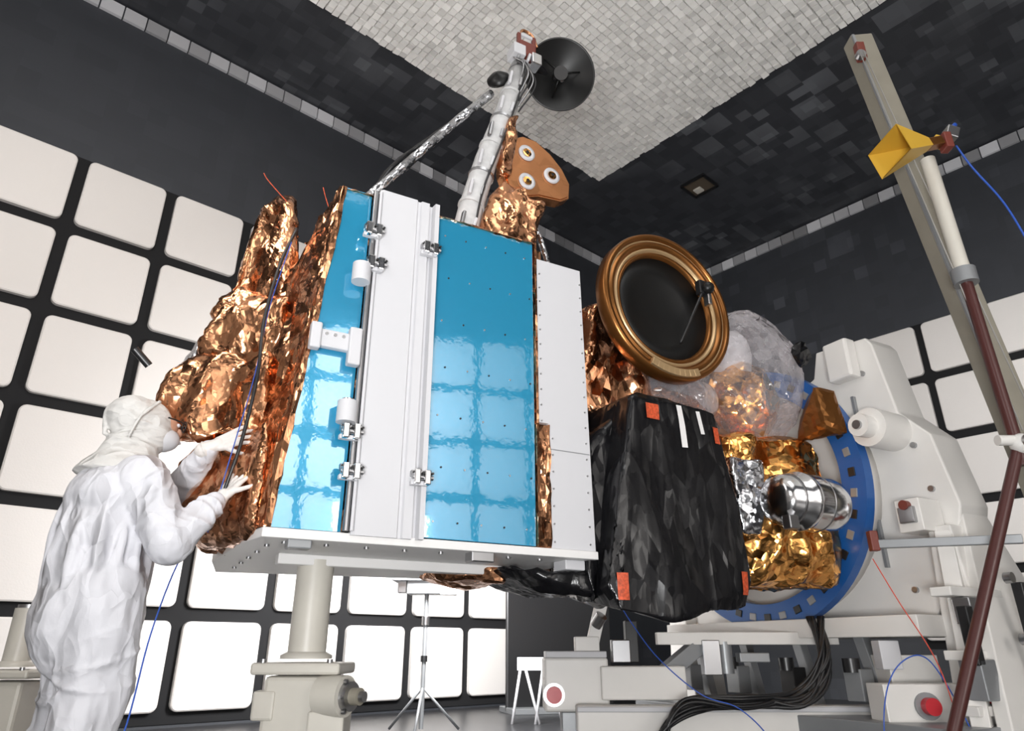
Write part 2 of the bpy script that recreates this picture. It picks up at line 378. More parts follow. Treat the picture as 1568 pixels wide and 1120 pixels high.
for k in range(5): g.cyl((.5,3.2+.25*k,1.065),(.5,3.2+.25*k,1.08),.012,'steel',seg=8)
g.box((1.2,3.5,1.05),(1.2,.08,.05),'white'); g.box((1.45,3.03,1.055),(.12,.08,.05),'steel'); g.box((.6,3.03,1.06),(.10,.07,.04),'grey'); g.box((2.0,3.1,1.05),(.12,.12,.05),'whitepanel')
g.finish('base_plate',sat)
g=G(SF)
J=dict(jit=.004,round_=2,smooth=True)
g.hull([(.60,3.02,2.86),(.45,3.02,1.12),(.56,3.45,2.88),(.34,3.45,1.12),(.40,3.4,2.3),(.34,3.35,1.7),(.7,3.5,2.88),(.6,3.5,1.12)],.04,.035,4,'copper',seed=1,**J)
g.hull([(.42,3.45,3.06),(.27,3.5,2.94),(.24,3.5,2.61),(.15,3.5,2.42),(.14,3.5,2.2),(.42,3.3,2.1),(.47,3.4,2.6),(.47,4.0,3.2),(.3,4.0,2.4),(.6,4,2.3),(.5,4,3.1)],.04,.07,3.6,'copper',seed=2,**J)
g.hull([(.20,3.5,2.42),(.09,3.5,2.18),(.11,3.5,2.05),(.22,3.4,1.9),(.42,3.25,1.8),(.45,3.25,2.3),(.3,3.9,2.4),(.2,3.9,1.9)],.04,.06,3.8,'copper',seed=5,**J)
g.hull([(.12,3.45,2.00),(-.02,3.45,1.86),(-.04,3.45,1.75),(.03,3.45,1.58),(.22,3.3,1.53),(.42,3.2,1.58),(.40,3.2,1.95),(.3,3.9,2.0),(.1,3.9,1.7),(.5,3.9,1.7)],.04,.055,3.8,'copper',seed=15,**J)
g.hull([(.09,3.5,1.46),(.14,3.5,1.26),(.27,3.5,1.10),(.43,3.05,1.10),(.42,3.08,1.6),(.25,3.4,1.62),(.3,4.0,1.12),(.25,4,1.6),(.5,4,1.12)],.04,.05,3.8,'copper',seed=6,**J)
g.hull([(.02,3.6,1.95),(.12,3.6,2.2),(.14,3.8,2.0),(.0,3.8,1.85),(.12,3.5,1.9)],.04,.03,7,'silver',seed=8)
g.finish('copper_foil_blankets',sat)
g=G(SF)
g.tube([(.44,3.22,2.70),(.38,3.2,2.45),(.34,3.14,2.1),(.34,3.06,1.8),(.32,3.08,1.5),(.29,3.12,1.3),(.26,3.2,1.12)],.008,'black')
g.tube([(.42,3.2,2.6),(.36,3.17,2.2),(.33,3.08,1.8),(.29,3.1,1.45),(.25,3.15,1.1)],.0025,'cblue')
g.tube([(.38,3.3,2.9),(.27,3.3,3.0),(.24,3.3,3.04)],.0025,'orange'); g.tube([(.62,3.3,2.9),(.58,3.3,3.0),(.56,3.3,3.06)],.0025,'orange')
g.cyl((-.1,3.3,1.84),(-.17,3.28,1.90),.018,'black')
g.finish('blanket_harness',sat)

# boom with dish
g=G(SF)
path=[(1.44,3.4,2.88),(1.52,3.4,3.31),(1.62,3.4,3.72),(1.75,3.4,4.15),(1.90,3.4,4.72)]
g.tube(path,lambda t:.085-.012*t,'boomw',seg=14,sm=False)
for i in range(7):
    t=i/6; z=3.05+1.6*t
    k=max(j for j in range(4) if path[j][2]<=z); a,b=V(path[k]),V(path[k+1]); f=(z-a.z)/(b.z-a.z); p=a.lerp(b,f); d=(b-a).normalized()
    g.cyl(p-d*.010,p+d*.010,.092-.012*t,'boomw' if i%2 else 'steel',seg=20)
    g.bar(p+V((-.05,-.072,.04)),p+V((-.03,-.072,.16)),.035,.02,'whitepanel' if i%3 else 'steel'); g.bar(p+V((.03,-.08,.05)),p+V((.05,-.08,.13)),.03,.02,'steel' if i%2 else 'whitepanel')
g.tube([(1.50,3.32,3.0),(1.56,3.31,3.4),(1.68,3.31,3.8),(1.80,3.32,4.2),(1.9,3.33,4.6)],.007,'black')
g.finish('boom_arm',sat)
g=G(SF)
g.hull([(1.68,3.3,3.6),(1.76,3.3,3.6),(1.76,3.3,4.1),(1.83,3.3,4.15),(1.78,3.42,4.1),(1.7,3.45,3.6),(1.78,3.45,3.6)],.04,.03,7,'copper',seed=2,smooth=True)
g.hull([(1.56,3.3,3.22),(1.62,3.25,3.10),(1.80,3.2,3.25),(1.97,3.2,3.34),(1.95,3.5,3.5),(1.85,3.4,3.6),(1.70,3.3,3.55),(1.60,3.6,2.9),(1.9,3.6,2.9),(1.65,3.2,2.95),(1.85,3.2,2.95)],.04,.05,4,'copper',seed=9,smooth=True)
g.finish('boom_foil_wrap',sat)
g=G(SF)
pl=[(1.77,3.93),(1.88,4.0),(1.98,4.0),(2.10,3.93),(2.20,3.83),(2.26,3.72),(2.25,3.60),(2.18,3.55),(2.0,3.53),(1.85,3.47),(1.76,3.52),(1.72,3.62),(1.71,3.76)]
g.prism([(x,3.34,z) for x,z in pl],(0,.09,0),'copperflat',bev=.006)
g.prism([(1.98+(x-1.98)*.95,3.332,3.74+(z-3.74)*.95) for x,z in pl],(0,.01,0),'copperflat',bev=0)
for x,z in ((1.90,3.85),(2.10,3.73),(1.90,3.61)):
    g.lathe([(.032,0),(.032,-.012),(.062,-.012),(.062,0)],(x,3.33,z),(0,1,0),'whitepanel'); g.cyl((x,3.33,z),(x,3.315,z),.032,'gold')
    g.cyl((x,3.33,z),(x,3.308,z),.012,'black')
g.finish('sensor_plate',sat)
def dish(c,n,R,depth,m,mrim):
    g=G(SF); n=V(n).normalized(); prof=[]
    for k in range(15):
        r=R*k/14; prof.append((max(r,.0001),depth*(r/R)**1.4-depth))
    g.lathe(prof,c,n,m,64)
    g.lathe([(r,h-.012) for r,h in prof],c,n,'black',64)
    g.lathe([(R,-.012),(R*1.02,-.008),(R*1.02,.008),(R*.985,.004)],c,n,mrim,64)
    return g,n
c=V((2.25,3.4,4.81)); nn=(SF.inverted()@V((.12,-.90,-.50)))
g,n=dish(c,nn,.272,.11,'blackdish','black')
x=n.orthogonal().normalized(); y=n.cross(x)
g.cyl(c-n*.10,c+n*.02,.05,'blackdish',.03); g.cyl(c+n*.02,c+n*.04,.055,'black')
for k in range(3):
    a=k*2.1+.6; q=c+(x*math.cos(a)+y*math.sin(a))*.17-n*.05; g.tube([q,c+n*.03],.007,'blackdish',sm=False)
for k in range(5):
    a=k*1.25; g.ball(c+(x*math.cos(a)+y*math.sin(a))*.045+n*.0,.018,'steel' if k%2 else 'black',10)
g.tube([c-n*.1,c-n*.2,V((1.95,3.42,4.85))],.035,'black')
g.finish('high_gain_dish',sat)
g=G(SF)
g.box((1.92,3.38,4.84),(.14,.12,.13),'redpart',bev=.01); g.box((1.86,3.36,4.93),(.03,.03,.14),'redpart'); g.box((1.99,3.36,4.95),(.03,.03,.12),'redpart')
g.tube([(1.86,3.36,4.98),(1.90,3.36,5.05),(1.98,3.36,5.03),(2.02,3.36,4.93)],.012,'copper'); g.box((1.93,3.36,5.0),(.15,.02,.03),'whitepanel')
g.box((1.84,3.36,4.78),(.10,.12,.10),'whitepanel'); g.box((1.98,3.34,4.74),(.08,.10,.10),'metal')
g.lathe([(.0001,.02),(.05,.0),(.085,-.03),(.085,-.05),(.0001,-.05)],(1.70,3.40,4.54),(-.6,-.7,.2),'blackdish',24)
g.cyl((1.72,3.42,4.54),(1.84,3.42,4.5),.03,'steel')
for k in range(6): g.tube([(1.80+.02*k,3.33,4.7),(1.86+.02*k,3.29,4.62-.03*k),(1.84,3.33,4.45-.05*k)],.006,'black' if k%2 else 'steel')
g.finish('boom_gimbal',sat)
g=G(SF)
g.tube([(1.66,3.42,4.36),(1.41,3.41,4.0),(1.16,3.4,3.63),(.92,3.4,3.27),(.68,3.4,2.9)],lambda t:.030+.002*math.sin(t*34),'silver',seg=10)
g.tube([(1.66,3.5,4.38),(1.25,3.5,3.85),(.95,3.45,3.4),(.8,3.45,2.9)],lambda t:.018+.002*math.sin(t*50),'blackbag',seg=8)
g.tube([(1.85,3.6,4.2),(1.95,3.55,3.8),(2.02,3.5,3.48),(2.13,3.45,3.08),(2.15,3.45,2.7)],lambda t:.022+.002*math.sin(t*50),'silver',seg=8)
g.finish('foil_wrapped_struts',sat)

# microwave reflector ring
c=V((2.74,3.0,2.70)); g=G(SF); n=V((0,-1,0))
g.lathe([(.36,-.02),(.365,.0),(.385,.012),(.39,.0)],c,n,'bronze',96)
g.lathe([(.39,.0),(.40,.020),(.412,.022),(.417,.005)],c,n,'bronze2',96)
g.lathe([(.417,.005),(.435,.03),(.455,.032),(.462,.012),(.475,.02)],c,n,'bronze',96)
g.lathe([(.475,.02),(.48,.045),(.505,.045),(.515,.02),(.515,-.05),(.49,-.08),(.36,-.06)],c,n,'bronze',96)
g.lathe([(.460,.016),(.466,.026),(.472,.020)],c,n,'bronze2',96)
g.lathe([(.0001,-.10),(.12,-.095),(.24,-.07),(.36,-.02),(.36,-.07),(.2,-.12),(.0001,-.14)],c,n,'blackdish',96)
g.box(c+V((.30,-.035,.20)),(.07,.05,.10),'black'); g.ball(c+V((.32,-.07,.19)),.045,'blackdish',12); g.box(c+V((.33,-.05,.12)),(.03,.05,.10),'steel')
g.tube([c+V((.30,-.05,.18)),c+V((.18,-.03,-.05)),c+V((.12,.03,-.22))],.01,'black')
for k in range(9):
    a=math.radians(248+5*k); g.box(c+V((.475*math.cos(a),-.05,.475*math.sin(a))),(.045,.03,.05),'bronze2',Matrix.Rotation(-a+math.pi/2,3,'Y'),bev=.004)
g.cyl(c+V((0,.15,0)),c+V((.1,.6,-.2)),.08,'black')
g.finish('reflector_antenna',sat)

# black bagged instrument
g=G(SF)
fold=lambda p:1.0*math.sin(p.x*13+p.z*2.0+2.2*noise.noise(p*2))*(.1+.9*max(0,min(1,(1.95-p.z))))
bag=[(2.27,2.82,1.95),(2.32,2.84,1.99),(2.88,2.82,1.95),(2.92,2.84,1.85),(3.0,2.8,.98),(2.95,2.82,.86),(2.42,2.82,.78),(2.14,2.86,.82),(2.08,2.88,.94),(2.16,2.86,1.4),
     (2.3,3.3,2.0),(2.95,3.3,1.9),(3.0,3.3,.95),(2.15,3.3,.9)]
bvh=g.hull(bag,.028,.013,1.8,'blackbag',smooth=True,seed=3,fold=fold,ret=True,round_=1)
g.hull([(2.08,3.0,.86),(2.06,3.02,1.0),(2.11,3.02,1.72),(2.3,3.0,1.9),(2.2,3.6,1.86),(2.15,3.6,.95),(2.5,3.6,1.9),(2.5,3.5,.9)],.035,.022,2.5,'blackbag',smooth=True,seed=6,fold=fold)
g.hull([(1.7,3.2,1.05),(2.1,3.0,1.0),(2.1,3.0,.9),(1.9,3.2,.93),(1.75,3.9,1.05),(2.2,3.9,.95)],.04,.02,6,'blackbag',smooth=True,seed=7)
g.hull([(1.45,3.6,1.06),(1.8,3.4,1.06),(1.8,3.4,.98),(1.5,3.6,1.0),(1.5,4.0,1.05),(1.8,4.0,.98)],.05,.02,6,'copper',seed=8)
def decal(x,z,w,h,m,rot=0):
    nx,nz=6,6; vs=[]
    for i in range(nx+1):
        for j in range(nz+1):
            u=(i/nx-.5)*w; v=(j/nz-.5)*h; px=x+u*math.cos(rot)-v*math.sin(rot); pz=z+u*math.sin(rot)+v*math.cos(rot)
            hit=bvh.ray_cast(V((px,2.0,pz)),V((0,1,0)))[0]
            vs.append((px,(hit.y if hit else 2.85)-.006,pz))
    g.raw(vs,[(i*(nz+1)+j,(i+1)*(nz+1)+j,(i+1)*(nz+1)+j+1,i*(nz+1)+j+1) for i in range(nx) for j in range(nz)],m,True)
decal(2.40,1.88,.09,.09,'orange'); decal(2.86,1.80,.045,.10,'orange'); decal(2.16,.94,.06,.13,'orange'); decal(2.93,.98,.05,.12,'orange')
decal(2.60,1.82,.04,.25,'white',.05); decal(2.74,1.86,.03,.14,'white',.1)
g.finish('black_bagged_instrument',sat)

# clear plastic bagged parts
def blob(c,r,n=60):
    out=[]
    for k in range(n):
        z=1-2*(k+.5)/n; a=k*2.39996; q=math.sqrt(1-z*z); out.append((c[0]+r[0]*q*math.cos(a),c[1]+r[1]*q*math.sin(a),c[2]+r[2]*z))
    return out
g=G(SF)
g.hull(blob((3.86,3.45,2.57),(.45,.40,.56)),.06,.06,3,'plastic',seed=4,smooth=True)
g.finish('clear_bag',sat,)
g=G(SF)
g.hull(blob((3.05,3.4,2.25),(.42,.22,.20)),.06,.04,5,'plastic',seed=5,smooth=True)
g.finish('clear_wrap',sat)
g=G(SF)
g.hull(blob((3.86,3.5,2.40),(.28,.25,.32)),.06,.05,4,'gold',seed=6,smooth=True)
g.hull(blob((3.80,3.5,2.75),(.16,.16,.22)),.06,.03,4,'whitepanel',seed=16,smooth=True)
g.hull(blob((3.1,3.55,2.2),(.4,.18,.16)),.06,.05,4,'copper',seed=7,smooth=True)
g.hull([(2.12,3.3,2.0),(2.36,3.2,2.72),(2.6,3.3,2.75),(2.80,3.3,2.3),(2.75,3.2,2.0),(2.2,3.9,2.7),(2.8,3.9,2.6),(2.15,3.8,1.7),(2.8,3.8,1.7)],.045,.06,3.5,'copper',seed=11,smooth=True)
g.finish('foil_instrument_covers',sat)
g=G(SF)
g.hull([(2.1,3.5,1.15),(2.1,4.3,1.15),(2.1,3.5,2.4),(2.1,4.3,2.4),(3.4,3.5,1.15),(3.4,4.3,1.15),(3.4,3.5,2.2),(3.4,4.3,2.2)],.1,.05,4,'copper',seed=12)
g.hull([(3.3,3.3,1.05),(3.35,3.2,1.98),(4.1,3.1,2.02),(4.15,3.0,1.55),(4.1,3.1,1.05),(3.4,4.3,1.1),(4.15,4.3,1.1),(4.15,4.3,2.2),(3.4,4.3,2.2),(3.9,2.98,1.25)],.05,.08,3,'gold',seed=13,smooth=True)
g.hull([(4.15,2.9,2.35),(4.15,2.85,2.0),(3.98,2.9,2.05),(4.0,2.95,2.38),(4.15,3.2,2.3),(4.0,3.2,2.0)],.06,.01,6,'bronze',seed=14)
g.hull([(3.25,3.10,1.80),(3.50,3.06,1.80),(3.48,3.06,1.64),(3.28,3.1,1.3),(3.3,3.35,1.8),(3.6,3.35,1.3),(3.55,3.35,1.8),(3.40,3.06,1.30)],.04,.015,5,'silver',seed=15,smooth=True)
g.finish('gold_foil_body',sat)
g=G(SF)
o=(3.40,2.90,1.50)
g.lathe([(.0001,-.04),(.10,-.04),(.125,-.02),(.150,.0),(.155,.14),(.182,.15),(.182,.19),(.165,.20)],o,(1,0,0),'metal',56)
g.lathe([(.165,.20),(.174,.27),(.174,.40),(.163,.46),(.13,.51),(.11,.52),(.0001,.50)],o,(1,0,0),'metal',56)
g.lathe([(.174,.30),(.179,.305),(.174,.31)],o,(1,0,0),'steel',56); g.lathe([(.156,.06),(.163,.07),(.156,.08)],o,(1,0,0),'steel',56)
g.box((3.36,2.80,1.34),(.08,.06,.08),'steel')
g.finish('thruster_canister',sat)

# ------------------------------------------------------------------ rotation fixture
fx=empty('rotation_fixture',SF@V((4.4,3.6,0)))
g=G(SF); c=V((4.2,3.79,1.755))
g.lathe([(.80,0),(.80,-.05),(.98,-.05),(.98,.03),(.80,.03),(.80,0)],c,(1,0,0),'bluering',96,False)
for k in range(40):
    a=2*math.pi*k/40; d=V((0,math.cos(a),math.sin(a))); tg=V((0,-math.sin(a),math.cos(a)))
    g.bar(c+d*.89-tg*.03+V((-.052,0,0)),c+d*.89+tg*.03+V((-.052,0,0)),.05,.012,'grey' if k%2 else 'black',up=(1,0,0),bev=.004)
g.finish('blue_bearing_ring',fx)
g=G(SF)
po=[(4.9,.72),(2.78,.72),(2.50,1.15),(2.40,1.48),(2.48,1.95),(2.66,2.15),(2.74,2.70),(2.78,2.76),(3.2,2.80),(3.26,2.6),(3.5,2.5),(4.6,2.4),(4.9,2.0)]
g.prism([(4.42,y,z) for y,z in po],(.3,0,0),'fix',bev=.012)
g.lathe([(.80,.0),(.90,.0),(.90,.18),(.80,.18)],c+V((.04,0,0)),(1,0,0),'fix',64)
for y,z in ((2.6,1.9),(2.55,1.6),(2.6,1.3),(2.8,1.0),(2.85,2.5),(3.1,2.6)): g.cyl((4.42,y,z),(4.40,y,z),.02,'steel',seg=10)
g.cyl((4.15,2.72,2.02),(4.45,2.72,2.02),.13,'fix'); g.cyl((4.05,2.72,2.02),(4.15,2.72,2.02),.075,'fix'); g.cyl((4.03,2.72,2.02),(4.05,2.72,2.02),.03,'steel')
g.box((4.3,2.60,1.42),(.22,.16,.2),'fix'); g.box((4.18,2.60,1.42),(.04,.10,.10),'steel'); g.cyl((4.15,2.60,1.48),(4.2,2.60,1.48),.03,'redpart')
g.box((4.35,2.95,2.62),(.12,.2,.3),'fix',bev=.02)
g.hull(blob((4.1,3.1,2.68),(.08,.08,.10)),.05,.04,9,'blackbag',smooth=False,seed=21)
g.box((4.405,2.62,1.05),(.02,.02,.5),'grey',bev=0); g.box((4.40,2.95,1.75),(.03,.02,1.2),'grey',bev=0)
g.finish('fixture_back_plate',fx)
g=G(SF)
g.box((4.3,3.7,.78),(.5,2.2,.12),'fix')
for y in (2.45,4.9):
    g.prism([(4.3,y-.12,0),(4.3,y+.22,0),(4.3,y+.12,1.35),(4.3,y-.02,1.35)],(.35,0,0),'fix',bev=.01)
g.prism([(4.0,2.2,0.0),(5.2,2.2,0.0),(4.7,2.42,1.45),(4.45,2.42,1.45)],(0,.08,0),'fix',bev=.008)
g.bar((4.0,2.35,.0),(4.35,2.5,1.3),.09,.14,'fix'); g.bar((4.9,2.3,.0),(4.5,2.5,1.3),.09,.14,'fix')
for z in (.35,.62,.95): g.box((4.25,2.40,z),(.5,.12,.05),'fix')
g.box((4.1,2.35,.5),(.14,.12,.2),'grey'); g.box((4.15,2.36,.85),(.1,.1,.14),'steel'); g.box((4.05,2.32,.72),(.06,.06,.3),'black')
for z in (.2,.42,.7,1.02): g.cyl((4.32,2.17,z),(4.32,2.21,z),.03,'steel',seg=12)
g.box((4.42,2.20,.55),(.05,.06,.9),'black'); g.cyl((4.55,2.15,.3),(4.55,2.2,.3),.06,'grey')
g.box((4.0,3.6,.2),(.5,2.6,.16),'grey')
for y in (3.0,3.5,4.0,4.5):
    g.bar((4.2,y,.28),(4.2,y+.1,.74),.07,.07,'grey')
    g.box((4.05,y+.05,.45),(.12,.12,.18),'black' if y==3.5 else 'grey'); g.cyl((4.0,y+.05,.52),(4.0,y+.05,.6),.05,'black')
g.finish('fixture_base_frame',fx)
g=G()
g.box((.42,5.05,.44),(.42,.35,.32),'fix',bev=.015); g.box((.42,5.0,.62),(.40,.3,.04),'whitepanel'); g.box((.42,5.0,.14),(.2,.2,.28),'grey')
g.cyl((.27,4.87,.38),(.27,4.83,.38),.05,'red'); g.cyl((.27,4.875,.38),(.27,4.865,.38),.07,'steel')
g.box((.85,4.95,.45),(.55,.22,.20),'fix',bev=.01)
g.bar((.5,4.95,.55),(.62,4.95,.97),.10,.08,'fix'); g.box((.50,4.95,.68),(.16,.12,.10),'fix'); g.box((.62,4.93,.98),(.10,.09,.12),'steel'); g.cyl((.56,4.9,.80),(.60,4.86,.86),.04,'steel')
g.box((.72,4.92,.64),(.12,.1,.14),'steel'); g.box((.80,4.95,.70),(.08,.1,.26),'black')
g.box((1.7,4.75,.25),(2.6,.14,.16),'fix',bev=.01); g.box((1.7,4.68,.31),(2.6,.03,.03),'whitepanel')
g.bar((.95,5.0,.45),(1.35,5.1,.72),.10,.10,'grey'); g.bar((1.0,5.1,.72),(2.2,5.0,.72),.12,.08,'fix')
g.box((1.35,5.05,.60),(.12,.1,.22),'steel'); g.cyl((1.45,5.05,.5),(1.45,5.05,.7),.05,'grey'); g.box((1.62,5.0,.6),(.2,.1,.06),'grey')
g.box((2.4,4.6,.5),(.3,.3,.24),'fix'); g.box((2.25,4.45,.62),(.12,.1,.16),'whitepanel')
for x,y,z in ((2.30,4.2,.36),(2.62,4.2,.42)):
    g.cyl((x,y,z),(x,y-.05,z),.045,'red'); g.cyl((x,y+.02,z),(x,y,z),.07,'grey')
g.box((2.45,4.32,.33),(.75,.2,.28),'fix')
for x in (.5,1.4,2.4,2.9): g.cyl((x,4.70,.08),(x,4.80,.08),.08,'black')
g.box((1.7,4.75,.12),(2.6,.1,.12),'grey')
g.finish('dolly_frame',fx)
g=G()
for k in range(11):
    o=.045*math.sin(k*1.7); o2=.035*math.cos(k*2.3)
    g.tube([(.82+o,4.5,.03),(.88+o,4.48+o2,.22+o),(1.05,4.5+o2,.34+o),(1.4,4.55-o,.36+o2),(1.75,4.6+o,.38+o),(1.95+o2,4.65,.56+o),(2.0+o,4.8+o2,.85)],.011,'black')
g.finish('cable_bundle',fx)

# ------------------------------------------------------------------ pedestals
def pedestal(x,y,r,ztop,zb,motor=True,s=1.):
    e=empty('support_pedestal',(x,y,0)); g=G()
    g.cyl((x,y,zb),(x,y,ztop-.02),r,'cream',seg=40); g.cyl((x,y,ztop-.02),(x,y,ztop),r*.85,'steel')
    g.lathe([(r*1.35,0),(r*1.35,.015),(r*1.02,.03)],(x,y,zb),(0,0,1),'cream',40)
    g.finish('jack_column',e)
    g=G()
    g.box((x,y,zb-.04*s),(.40*s,.34*s,.05*s),'cream',bev=.012)
    g.box((x+.01,y,zb/2-.03),(.30*s,.28*s,zb-.08),'cream',bev=.02)
    g.box((x-.13*s,y-.1*s,zb-.19*s),(.10*s,.10*s,.12*s),'cream',bev=.012)
    g.box((x,y,.02),(.5*s,.5*s,.04),'grey')
    for dx in (-.15,.15): g.cyl((x+dx*s,y-.15*s,zb-.015),(x+dx*s,y-.15*s,zb+.0),.014,'steel',seg=8)
    if motor:
        z=zb-.15; g.cyl((x+.12,y-.12,z),(x+.24,y-.17,z),.085,'cream'); g.cyl((x+.24,y-.17,z),(x+.27,y-.182,z),.06,'steel'); g.cyl((x+.27,y-.182,z),(x+.31,y-.2,z),.035,'tan'); g.cyl((x+.31,y-.2,z),(x+.33,y-.208,z),.022,'steel')
        for k in range(6):
            a=k*math.pi/3; g.cyl((x+.235,y-.17+.07*math.cos(a)*.9,z+.07*math.sin(a)),(x+.25,y-.176+.07*math.cos(a)*.9,z+.07*math.sin(a)),.01,'steel',seg=6)
        g.box((x+.16,y-.10,z-.12),(.16,.16,.12),'cream',bev=.01)
    g.finish('jack_base',e)
pedestal(-.97,3.5,.088,1.075,.61)
pedestal(-2.80,4.2,.07,.89,.56,False,.9)

# ------------------------------------------------------------------ stand beneath
g=G(); x=-.77;y=6.5
g.cyl((x,y,.03),(x,y,1.15),.02,'grey',seg=12)
for k in range(3):
    a=k*2.09+.5; g.tube([(x,y,.35),(x+.35*math.cos(a),y+.35*math.sin(a),.015)],.012,'grey',sm=False)
g.box((x,y,1.27),(.62,.3,.10),'whitepanel',bev=.015); g.box((x,y,1.17),(.34,.2,.12),'grey'); g.box((x+.2,y-.05,1.18),(.14,.12,.16),'white'); g.box((x-.22,y,1.18),(.08,.1,.12),'steel')
g.cyl((x,y,.85),(x,y,.92),.035,'steel'); g.cyl((x,y,.55),(x,y,.60),.03,'black'); g.finish('instrument_stand')
g=G()
for dx in (0,.22):
    g.tube([(.0+dx,7.2,0),(.09+dx,7.3,.52)],.014,'whitepanel',sm=False); g.tube([(.26+dx,7.2,0),(.12+dx,7.3,.52)],.014,'whitepanel',sm=False)
g.bar((.05,7.3,.52),(.45,7.3,.52),.03,.12,'whitepanel'); g.finish('folding_step_stool')
g=G(); g.box((.55,8.6,.95),(1.3,.06,1.9),'black',rot=Matrix.Rotation(.3,3,'Z'),bev=.02); g.box((.55,8.6,.03),(1.3,.5,.06),'grey',rot=Matrix.Rotation(.3,3,'Z')); g.finish('black_privacy_screen')

# ------------------------------------------------------------------ mast
ms=empty('antenna_mast',(3.1,3.9,0))
g=G()
g.bar((3.29,3.98,0),(2.72,3.98,5.08),.17,.13,'tan',up=(0,1,0),bev=.008)
g.bar((3.21,3.90,0),(2.64,3.90,5.05),.02,.015,'grey',up=(0,1,0),bev=0)
g.box((3.29,3.95,.03),(.6,.6,.06),'grey'); g.box((2.65,3.88,4.85),(.06,.06,.16),'redpart'); g.cyl((2.62,3.86,4.78),(2.62,3.82,4.78),.035,'steel')
g.finish('mast_beam',ms)
g=G()
g.cyl((2.84,3.74,2.83),(2.82,3.74,3.72),.045,'cream'); g.cyl((2.84,3.74,2.76),(2.84,3.74,2.86),.07,'grey'); g.cyl((2.86,3.74,1.6),(2.84,3.74,2.78),.034,'maroon')
g.cyl((2.86,3.74,1.70),(2.0,3.74,0.0),.032,'maroon'); g.ball((2.87,3.72,1.72),.06,'fix'); g.cyl((2.74,3.72,1.74),(3.05,3.72,1.74),.03,'fix')
g.cyl((2.87,3.66,1.72),(2.87,3.62,1.72),.04,'steel')
g.bar((2.22,4.25,1.24),(2.80,3.82,1.21),.04,.05,'grey'); g.box((2.2,4.25,1.26),(.05,.05,.12),'redpart')
g.finish('mast_poles',ms)
g=G()
for (a,b) in (((2.62,3.80,4.78),(2.98,3.72,1.9)),((2.59,3.80,4.78),(2.90,3.72,1.8))): g.tube([a,b],.004,'rope',sm=False)
g.finish('mast_ropes',ms)
ha=empty('horn_antenna',(2.6,3.6,3.65))
g=G()
A=V((2.42,3.52,3.60)); ax=V((-.93,-.10,-.28)).normalized(); side=ax.cross(V((0,0,1))).normalized(); up=side.cross(ax)
B_=A-ax*.30
def q(c,w,h): return [c+side*w+up*h,c-side*w+up*h,c-side*w-up*h,c+side*w-up*h]
a=q(A,.15,.10); b=q(B_,.035,.03)
g.raw(a+b,[(0,1,5,4),(1,2,6,5),(2,3,7,6),(3,0,4,7)],'yellow'); a2=q(A-ax*.002,.144,.094); b2=q(B_-ax*.0,.03,.025)
g.raw(a2+b2,[(0,1,5,4),(1,2,6,5),(2,3,7,6),(3,0,4,7),(4,5,6,7)],'yellow')
g.bar(B_,B_-ax*.10,.07,.06,'bronze'); g.finish('horn',ha)
g=G()
g.box(B_-ax*.14+V((0,0,-.01)),(.05,.08,.12),'redpart'); g.bar(B_-ax*.12,V((2.82,3.66,3.76)),.04,.04,'tan'); g.box((2.86,3.64,3.78),(.10,.08,.05),'yellow',rot=Matrix.Rotation(.3,3,'Y')); g.box((2.93,3.62,3.83),(.08,.08,.09),'steel',rot=Matrix.Rotation(.4,3,'Y')); g.tube([(2.93,3.62,3.86),(2.97,3.6,3.90)],.015,'cblue',sm=False)
g.finish('horn_bracket',ha)
g=G(); g.tube([(2.93,3.60,3.72),(2.95,3.55,3.5),(3.03,3.5,3.2),(3.10,3.5,2.9),(3.14,3.5,2.6)],.006,'cblue'); g.finish('signal_cable',ha)

# cables
g=G(); g.tube([(-1.37,3.0,1.1),(-1.38,2.9,.95),(-1.33,2.7,.7),(-1.30,2.6,.45),(-1.28,2.5,.2),(-1.2,2.5,.01)],.003,'cblue'); g.finish('coaxial_cable')
g=G(); g.tube([(2.15,4.2,1.15),(2.2,4.1,.9),(2.28,4.0,.6),(2.3,3.95,.3),(2.3,3.9,.01)],.003,'cred'); g.finish('test_lead',fx)
g=G(); g.tube([(1.9,4.0,.01),(1.95,4.0,.35),(2.05,4.0,.55),(2.2,4.0,.62),(2.3,4.0,.5),(2.42,4.0,.15),(2.45,4.0,.01)],.0035,'cblue')
g.tube([(.62,4.5,1.0),(.72,4.4,.8),(.85,4.3,.6),(1.05,4.2,.42),(1.25,4.2,.35),(1.4,4.2,.2),(1.45,4.2,.01)],.0035,'cblue'); g.finish('fixture_cables',fx)

